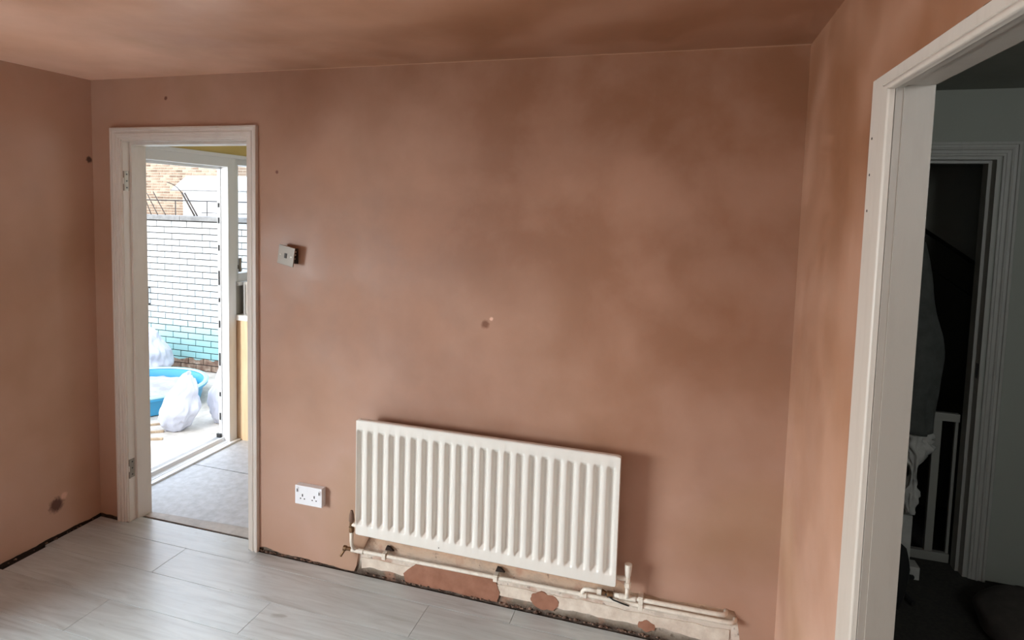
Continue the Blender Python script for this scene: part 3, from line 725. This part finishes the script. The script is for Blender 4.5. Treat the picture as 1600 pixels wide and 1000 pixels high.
d5 = struct(bx('added_door_5', HALLWOOD, None, 3.9, 4.8, -3.28, -3.235, 0, 1.96))  # unseen door with fanlight, added to carry the hall fill lamp
bx('pane', GLASS, d5, 3.9, 4.8, -3.25, -3.245, 2.0, 2.24)
struct(bx('wall_cupboard_back', HALLW, None, XH, HX1, 2.5, 2.6, -.004, 2.3))
struct(bx('wall_cupboard_left', HALLW, None, XH - .06, XH, .13, 2.6, -.004, 2.3))
# staircase underside in the cupboard
st = thing('staircase', 'dark underside of the stairs sloping down to the right inside the hall doorway', 'stairs', (4.1, 1.9, 0))
X0, X1 = XH + .005, HX1 - .005
def zs(x, k): return k - (x - 3.4) * .70
B().prism([(X0, zs(X0, 2.26)), (X1, zs(X1, 2.26)), (X1, 2.298), (X0, 2.298)], 'y', 1.72, 2.49).build('soffit', HALLW, st)
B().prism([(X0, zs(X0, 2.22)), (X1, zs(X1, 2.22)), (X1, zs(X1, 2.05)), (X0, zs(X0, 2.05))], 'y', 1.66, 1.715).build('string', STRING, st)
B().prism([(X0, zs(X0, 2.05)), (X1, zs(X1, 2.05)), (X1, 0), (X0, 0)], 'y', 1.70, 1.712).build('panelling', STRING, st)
d4 = struct(empty('door_4', (3.9, HY, 0)))
archi(d4, DX0 - .066, DX1 + .072, 2.062, .066, HY, HALLWOOD, z0=-.004)
bx('lining', HALLWOOD, d4, DX1 - .014, DX1, HY, HY + .1, -.004, DZ)
bx('lining', HALLWOOD, d4, DX0, DX0 + .014, HY, HY + .1, -.004, DZ)
bx('lining', HALLWOOD, d4, DX0 + .014, DX1 - .014, HY, HY + .1, DZ - .014, DZ)
bx('door_stop', HALLWOOD, d4, DX1 - .028, DX1 - .014, HY + .045, HY + .1, -.004, DZ - .014)
bx('door_stop', HALLWOOD, d4, DX0 + .028, DX1 - .028, HY + .045, HY + .1, DZ - .028, DZ - .014)
bx('latch_keep', BLACKP, d4, DX1 - .0155, DX1 - .0138, HY + .012, HY + .034, .96, 1.03)
# safety gate
gt = thing('safety_gate', 'white barred stair gate standing in the dark hall doorway', 'gate', (4.0, 1.06, 0))
gm = lambda n, *a: bx(n, GATEM, gt, *a, bevel=.003)
gm('top_rail', 3.56, 4.262, 1.04, 1.07, .715, .755)
gm('bottom_rail', 3.56, 4.262, 1.04, 1.07, .0, .045)
for x in (3.60, 3.70, 3.80, 3.90, 3.99, 4.075): gm('bar', x, x + .014, 1.047, 1.063, .045, .715)
gm('stile', 4.155, 4.190, 1.043, 1.067, .045, .715); gm('bar', 4.246, 4.260, 1.047, 1.063, .045, .715)
# coat stand with coat, cloth
cs = thing('coat_stand', 'dark coat stand in the hall just behind the white door lining', 'coat stand', (3.89, .74, 0))
B().tube([(3.89, .74, .02), (3.89, .74, 1.66)], .016, 12).build('pole', BLACKC, cs, smooth='s')
for a in range(4):
    an = a * PI / 2 + .5
    B().tube([(3.89, .74, .06), (3.89 + .17 * math.cos(an), .74 + .17 * math.sin(an), .012)], .011, 8).build('foot', BLACKC, cs, smooth='s')
    B().tube([(3.89, .74, 1.58), (3.89 + .06 * math.cos(an), .74 + .06 * math.sin(an), 1.58), (3.89 + .085 * math.cos(an), .74 + .085 * math.sin(an), 1.63)], .008, 8).build('hook', BLACKC, cs, smooth='s')
def hanging(cx, cy, zt, zb, prof, mat, name, seed, fold=.012, nf=6, crump=0):
    b = B(); rows_ = []; n = 30; m_ = 48
    for i in range(n + 1):
        t = i / n; z = zt + (zb - zt) * t; wx, wy = prof(t); r = []
        for k in range(m_):
            a = 2 * PI * k / m_
            f = 1 + (fold / max(wx, .02)) * t * math.sin(a * nf + seed + 2.5 * noise.noise(Vector((t * 2, seed, 0)))) + .25 * noise.noise(Vector((math.cos(a) * 1.5, math.sin(a) * 1.5, t * 4 + seed))) + crump * noise.noise(Vector((math.cos(a) * 3, math.sin(a) * 3, t * 11 + seed)))
            r.append((cx + wx * f * math.cos(a), cy + wy * f * math.sin(a), z + .01 * noise.noise(Vector((a, seed, t * 8)))))
        rows_.append(r)
    V = [[b.bm.verts.new(p) for p in r] for r in rows_]
    for a, c in zip(V, V[1:]):
        for k in range(m_): b.bm.faces.new((a[k], a[(k + 1) % m_], c[(k + 1) % m_], c[k]))
    b.bm.faces.new(V[0]); b.bm.faces.new(V[-1][::-1])
    return b.build(name, mat, None, smooth='all', loc=(cx, cy, zb))
tag(hanging(3.955, .78, 1.60, .73, lambda t: (.02 + .085 * min(1, t * 1.7) ** .8, .02 + .05 * min(1, t * 3)), COATM, 'hanging_coat', 2.0),
    'long charcoal coat hanging in the hall doorway beside the white lining', 'coat')
tag(hanging(4.0, .80, .74, .33, lambda t: ((.045 + .03 * math.sin(t * 9)) * (1 - .75 * t), .03 * (1 - .6 * t)), CLOTHW, 'hanging_cloth', 5.3, .008, 4, 1.1),
    'crumpled white cloth hanging below the charcoal coat in the hall', 'cloth')
wb = thing('cardboard_carton', 'small pale upright carton on the hall floor in front of the stair gate', 'box', (3.99, .86, -.004))
bx('body', CLOTHW, wb, 3.93, 4.028, .84, .90, .06, .30, bevel=.002); bx('base', CLOTHW, wb, 3.94, 4.07, .83, .90, -.004, .058, bevel=.003)
bk = B().blob((3.87, .60, .13), (.075, .09, .17), .12, 2, 4, 3, flat=-.003)
tag(bk.build('black_bag', BLACKC, None, smooth='all', loc=(3.87, .6, 0)), 'black soft bag standing on the hall floor behind the white lining', 'bag')
cu = B().blob((4.40, .50, .05), (.22, .27, .10), .10, 1.6, 8, 4, flat=-.003)
cuo = cu.build('floor_cushion', simple('grey_brown_fabric', (66, 60, 56), (80, 74, 68), 12, .95, .4), None, smooth='all', loc=(4.40, .5, 0))
tag(cuo, 'rounded grey brown cushion lying on the dark hall carpet at lower right', 'cushion')

# ================================================================== YARD
GZ = -.35
struct(B().box(-16, -.36, .2 - 6, 12.2, GZ - .3, GZ).build('ground', CONC))
step = struct(bx('trim_1', CONC, None, -.60, -.236, .05, 1.25, GZ, -.14, bevel=.006))
# garden wall
GY = 3.44; NB = 24; BH = .0748; BLn = .225; gz0 = GZ + .005
gw = struct(bx('wall_garden', MORT, None, -7.0, -.36, GY + .014, GY + .20, GZ, GZ + NB * BH + .012))
XA, XB = -3.82, -2.02
bm_ = None; rest = B()
for r in range(NB):
    z = gz0 + r * BH; x = -7.0 + (0 if r % 2 else -BLn / 2)
    while x < -.37:
        a, c = max(x, -7.0), min(x + BLn, -.362)
        if c - a > .03:
            if a >= XA - .12 and c <= XB + .12 and c - a > BLn - .001:
                if bm_ is None:
                    bm_ = B().box(-BLn / 2 + .0055, BLn / 2 - .0055, -.0, .10, .0055, BH - .0055).build('brick', PBRICK, gw, bevel=.002)
                    bm_.data.transform(Matrix.Translation(Vector((0, 0, 0))))
                    o = bm_
                else: o = bm_.copy(); COL.objects.link(o); o.parent = gw
                o.location = ((a + c) / 2, GY + random.uniform(-.002, .002), z); o.rotation_euler = (0, random.uniform(-.004, .004), random.uniform(-.008, .008))
            else: rest.box(a + .0055, c - .0055, GY, GY + .05, z + .0055, z + BH - .0055)
        x += BLn
ro = rest.build('outlying_bricks', PBRICK, gw); ro['kind'] = 'stuff'
x = -7.0; cz = gz0 + NB * BH + .008
while x < -.5:
    c = min(x + .60, -.362)
    bx('coping_stone', COPE, gw, x + .003, c - .003, GY - .03, GY + .23, cz, cz + .055, bevel=.004); x += .60
# railing on the garden wall
rl = thing('railing', 'thin dark metal railing above the white painted garden wall', 'railing', (-3, GY + .215, cz + .055))
B().tube([(-5.0, GY + .215, cz + .235), (-1.2, GY + .215, cz + .235)], .007, 8).build('top_rail', METALD, rl, smooth='s')
B().tube([(-2.70, GY + .215, cz + .095), (-1.2, GY + .215, cz + .095)], .005, 8).build('lower_rail', METALD, rl, smooth='s')
for x in (-4.6, -4.1, -3.62, -3.10, -2.62, -2.38, -1.9, -1.4):
    B().tube([(x, GY + .215, cz + .055), (x, GY + .215, cz + .235)], .006, 8).build('post', METALD, rl, smooth='s')
# canes leaning
def cane(p0, p1, r, label, bend=.0):
    P = []
    for i in range(7):
        t = i / 6; P.append(Vector(p0).lerp(Vector(p1), t) + Vector((0, 0, bend * math.sin(PI * t))))
    o = B().tube(P, r, 7).build('cane', CANE, None, smooth='all', loc=p0)
    return tag(o, label, 'cane', 'dry canes leaning over the garden wall')
zc = cz + .058
cane((-2.72, GY + .12, zc), (-2.98, GY + .20, zc + .27), .011, 'thick dark cane leaning left, leftmost of the close pair on the wall')
cane((-2.66, GY + .10, zc), (-2.92, GY + .18, zc + .27), .010, 'thick dark cane leaning left, rightmost of the close pair on the wall')
cane((-2.98, GY + .21, zc + .26), (-3.22, GY + .21, zc + .40), .006, 'thin arched twig rising left from the close pair of canes', .03)
zz_ = [(-3.42, -3.62, .20), (-3.24, -3.50, .26), (-3.12, -3.40, .28), (-3.34, -3.60, .34)]
for (a, c, h), lb in zip(zz_, ('short thin cane at far left of the wall top', 'thin cane leaning left, second from the door frame', 'thin cane leaning left, nearest the thick pair', 'longest thin cane crossing the others over the wall')):
    cane((a, GY + .08, zc), (c, GY + .17, zc + h), .0055, lb)
# neighbour house
nh = thing('brick_house', 'tan brick house wall rising far behind the white garden wall', 'building', (-11, 12, GZ))
bx('wall_core', HMORT, nh, -17, -5, 12.012, 12.3, GZ, 6.2)
HB, HL = .0785, .235
n = 0; hm = None; rb = B()
for r in range(82):
    z = GZ + .02 + r * HB; x = -17 + (HL / 2 if r % 2 else 0)
    while x < -5.3:
        vis = -12.75 < x < -9.75 and 1.45 < z < 3.15
        if -10.95 < x and z < 2.25: vis = False
        if vis and n < 295:
            if hm is None: hm = B().box(.012, HL - .012, 0, .05, .012, HB - .012).build('brick', HBRICK, nh); hm.data.transform(Matrix.Translation(Vector(nh.location))); o = hm
            else: o = hm.copy(); COL.objects.link(o); o.parent = nh
            o.location = Vector((x, 12.0, z)) - Vector(nh.location); n += 1
        elif -14.5 < x < -7 and z < 4.5: rb.box(x + .012, x + HL - .012, 12.0, 12.03, z + .012, z + HB - .012)
        x += HL

rbo = rb.build('outlying_bricks', HBRICK, nh); rbo['kind'] = 'stuff'
nh_roof = B().prism([(11.7, 6.2), (12.4, 6.2), (14.5, 8.2), (14.3, 8.3)], 'x', -17.2, -4.8).build('roof', COPE, nh)
ob = thing('outbuilding', 'white rendered lean-to extension against the tan brick house', 'building', (-9.5, 11.3, GZ))
bx('wall', WREND, ob, -10.72, -6, 11.6, 11.98, GZ, 1.97)
B().prism([(11.45, 1.96), (11.45, 2.02), (11.98, 2.40), (11.98, 2.30)], 'x', -10.95, -5.9).build('roof', WREND, ob)
B().box(-10.97, -5.9, 11.40, 11.45, 1.95, 1.985).build('gutter', COPE, ob)
# ------- paddling pool
pc = (-2.22, 2.32); PR = .58
pool = thing('paddling_pool', 'round blue plastic tub full of grey waste standing in the yard', 'tub', (pc[0], pc[1], GZ))
b = B(); prof = [(.50, .001), (.53, .01), (.545, .07), (.56, .15), (.585, .175), (.60, .165), (.60, .185), (.585, .195), (.555, .19), (.535, .15), (.52, .05), (0.48, .02)]
V = [[b.bm.verts.new((pc[0] + r * math.cos(2 * PI * k / 48), pc[1] + r * math.sin(2 * PI * k / 48), GZ + z)) for k in range(48)] for r, z in prof]
for a, c in zip(V, V[1:]):
    for k in range(48): b.bm.faces.new((a[k], a[(k + 1) % 48], c[(k + 1) % 48], c[k]))
b.bm.faces.new(V[0]); b.bm.faces.new(V[-1]); b.build('tub_wall', BLUE, pool, smooth='s')
b = B(); prof = [(.583, .192), (.603, .186), (.606, .195), (.598, .205), (.572, .206), (.560, .196)]
V = [[b.bm.verts.new((pc[0] + r * math.cos(2 * PI * k / 48), pc[1] + r * math.sin(2 * PI * k / 48), GZ + z)) for k in range(48)] for r, z in prof]
for a, c in zip(V, V[1:] + V[:1]):
    for k in range(48): b.bm.faces.new((a[k], a[(k + 1) % 48], c[(k + 1) % 48], c[k]))
b.build('rim', CYAN, pool, smooth='s')
tag(B().blob((pc[0], pc[1], GZ + .10), (.50, .50, .09), .12, 3, 2, 4).build('grey_waste_sheet', BOARDG, None, smooth='all', loc=(pc[0], pc[1], GZ)), 'crumpled grey sheeting filling the blue tub', 'sheeting')
# ------- sacks
def sack(name, c, rad, lean, seed, label, amp=.12, rot=0):
    def fn(q):
        t = (q.z + 1) / 2
        k = 1 - .45 * max(0, t - .35) / .65
        x, y = q.x * k, q.y * k
        x += .05 * math.sin(q.z * 9 + seed); 
        cr_ = 1 + .07 * noise.noise(Vector((q.x * 5, q.y * 5, q.z * 2.5 + seed)))
        return Vector((x * cr_ + lean[0] * t, y * cr_ + lean[1] * t, q.z * cr_))
    o = B().blob(c, rad, amp, 2.2, seed, 5, flat=GZ + .002, fn=fn).build(name, BAGM, None, smooth='all', loc=(c[0], c[1], GZ))
    return tag(o, label, 'sack', 'white plastic rubble sacks in the yard')
sack('rubble_sack', (-1.36, 1.84, GZ + .25), (.185, .14, .27), (.85, .25), 3, 'white plastic sack leaning right, in front of the blue tub')
sack('rubble_sack', (-1.08, 2.16, GZ + .27), (.17, .13, .31), (.15, .2), 11, 'white plastic sack nearest the exterior door frame')
sack('rubble_sack', (-2.95, 3.05, GZ + .26), (.30, .24, .30), (.1, .0), 6, 'white plastic sack against the painted wall behind the tub')
# timber offcuts
for i, (a, c, lb) in enumerate((((-1.75, 1.72), (-1.45, 1.98), 'longest weathered timber offcut lying by the blue tub'), ((-1.62, 1.60), (-1.38, 1.76), 'middle timber offcut lying on the yard by the sacks'), ((-1.50, 1.50), (-1.25, 1.62), 'shortest timber offcut nearest the exterior sill'))):
    d = Vector((c[0] - a[0], c[1] - a[1], 0)); L = d.length; an = math.atan2(d.y, d.x)
    rt = Matrix.Translation((a[0], a[1], GZ)) @ Matrix.Rotation(an, 4, 'Z')
    tag(B().box(0, L, -.012, .012, .001, .018, rot=rt).build('timber_offcut', TIMB, None, loc=(a[0], a[1], GZ)), lb, 'timber', 'timber offcuts on the yard')
# old door hook on garden wall
ho = B().tube([(-3.30, GY - .002, .42), (-3.30, GY - .03, .42), (-3.30, GY - .03, .62), (-3.30, GY - .002, .62)], .010, 8)
tag(ho.build('wall_handle', METALD, None, loc=(-3.3, GY, .42)), 'dark upright metal handle fixed to the white painted garden wall', 'handle')
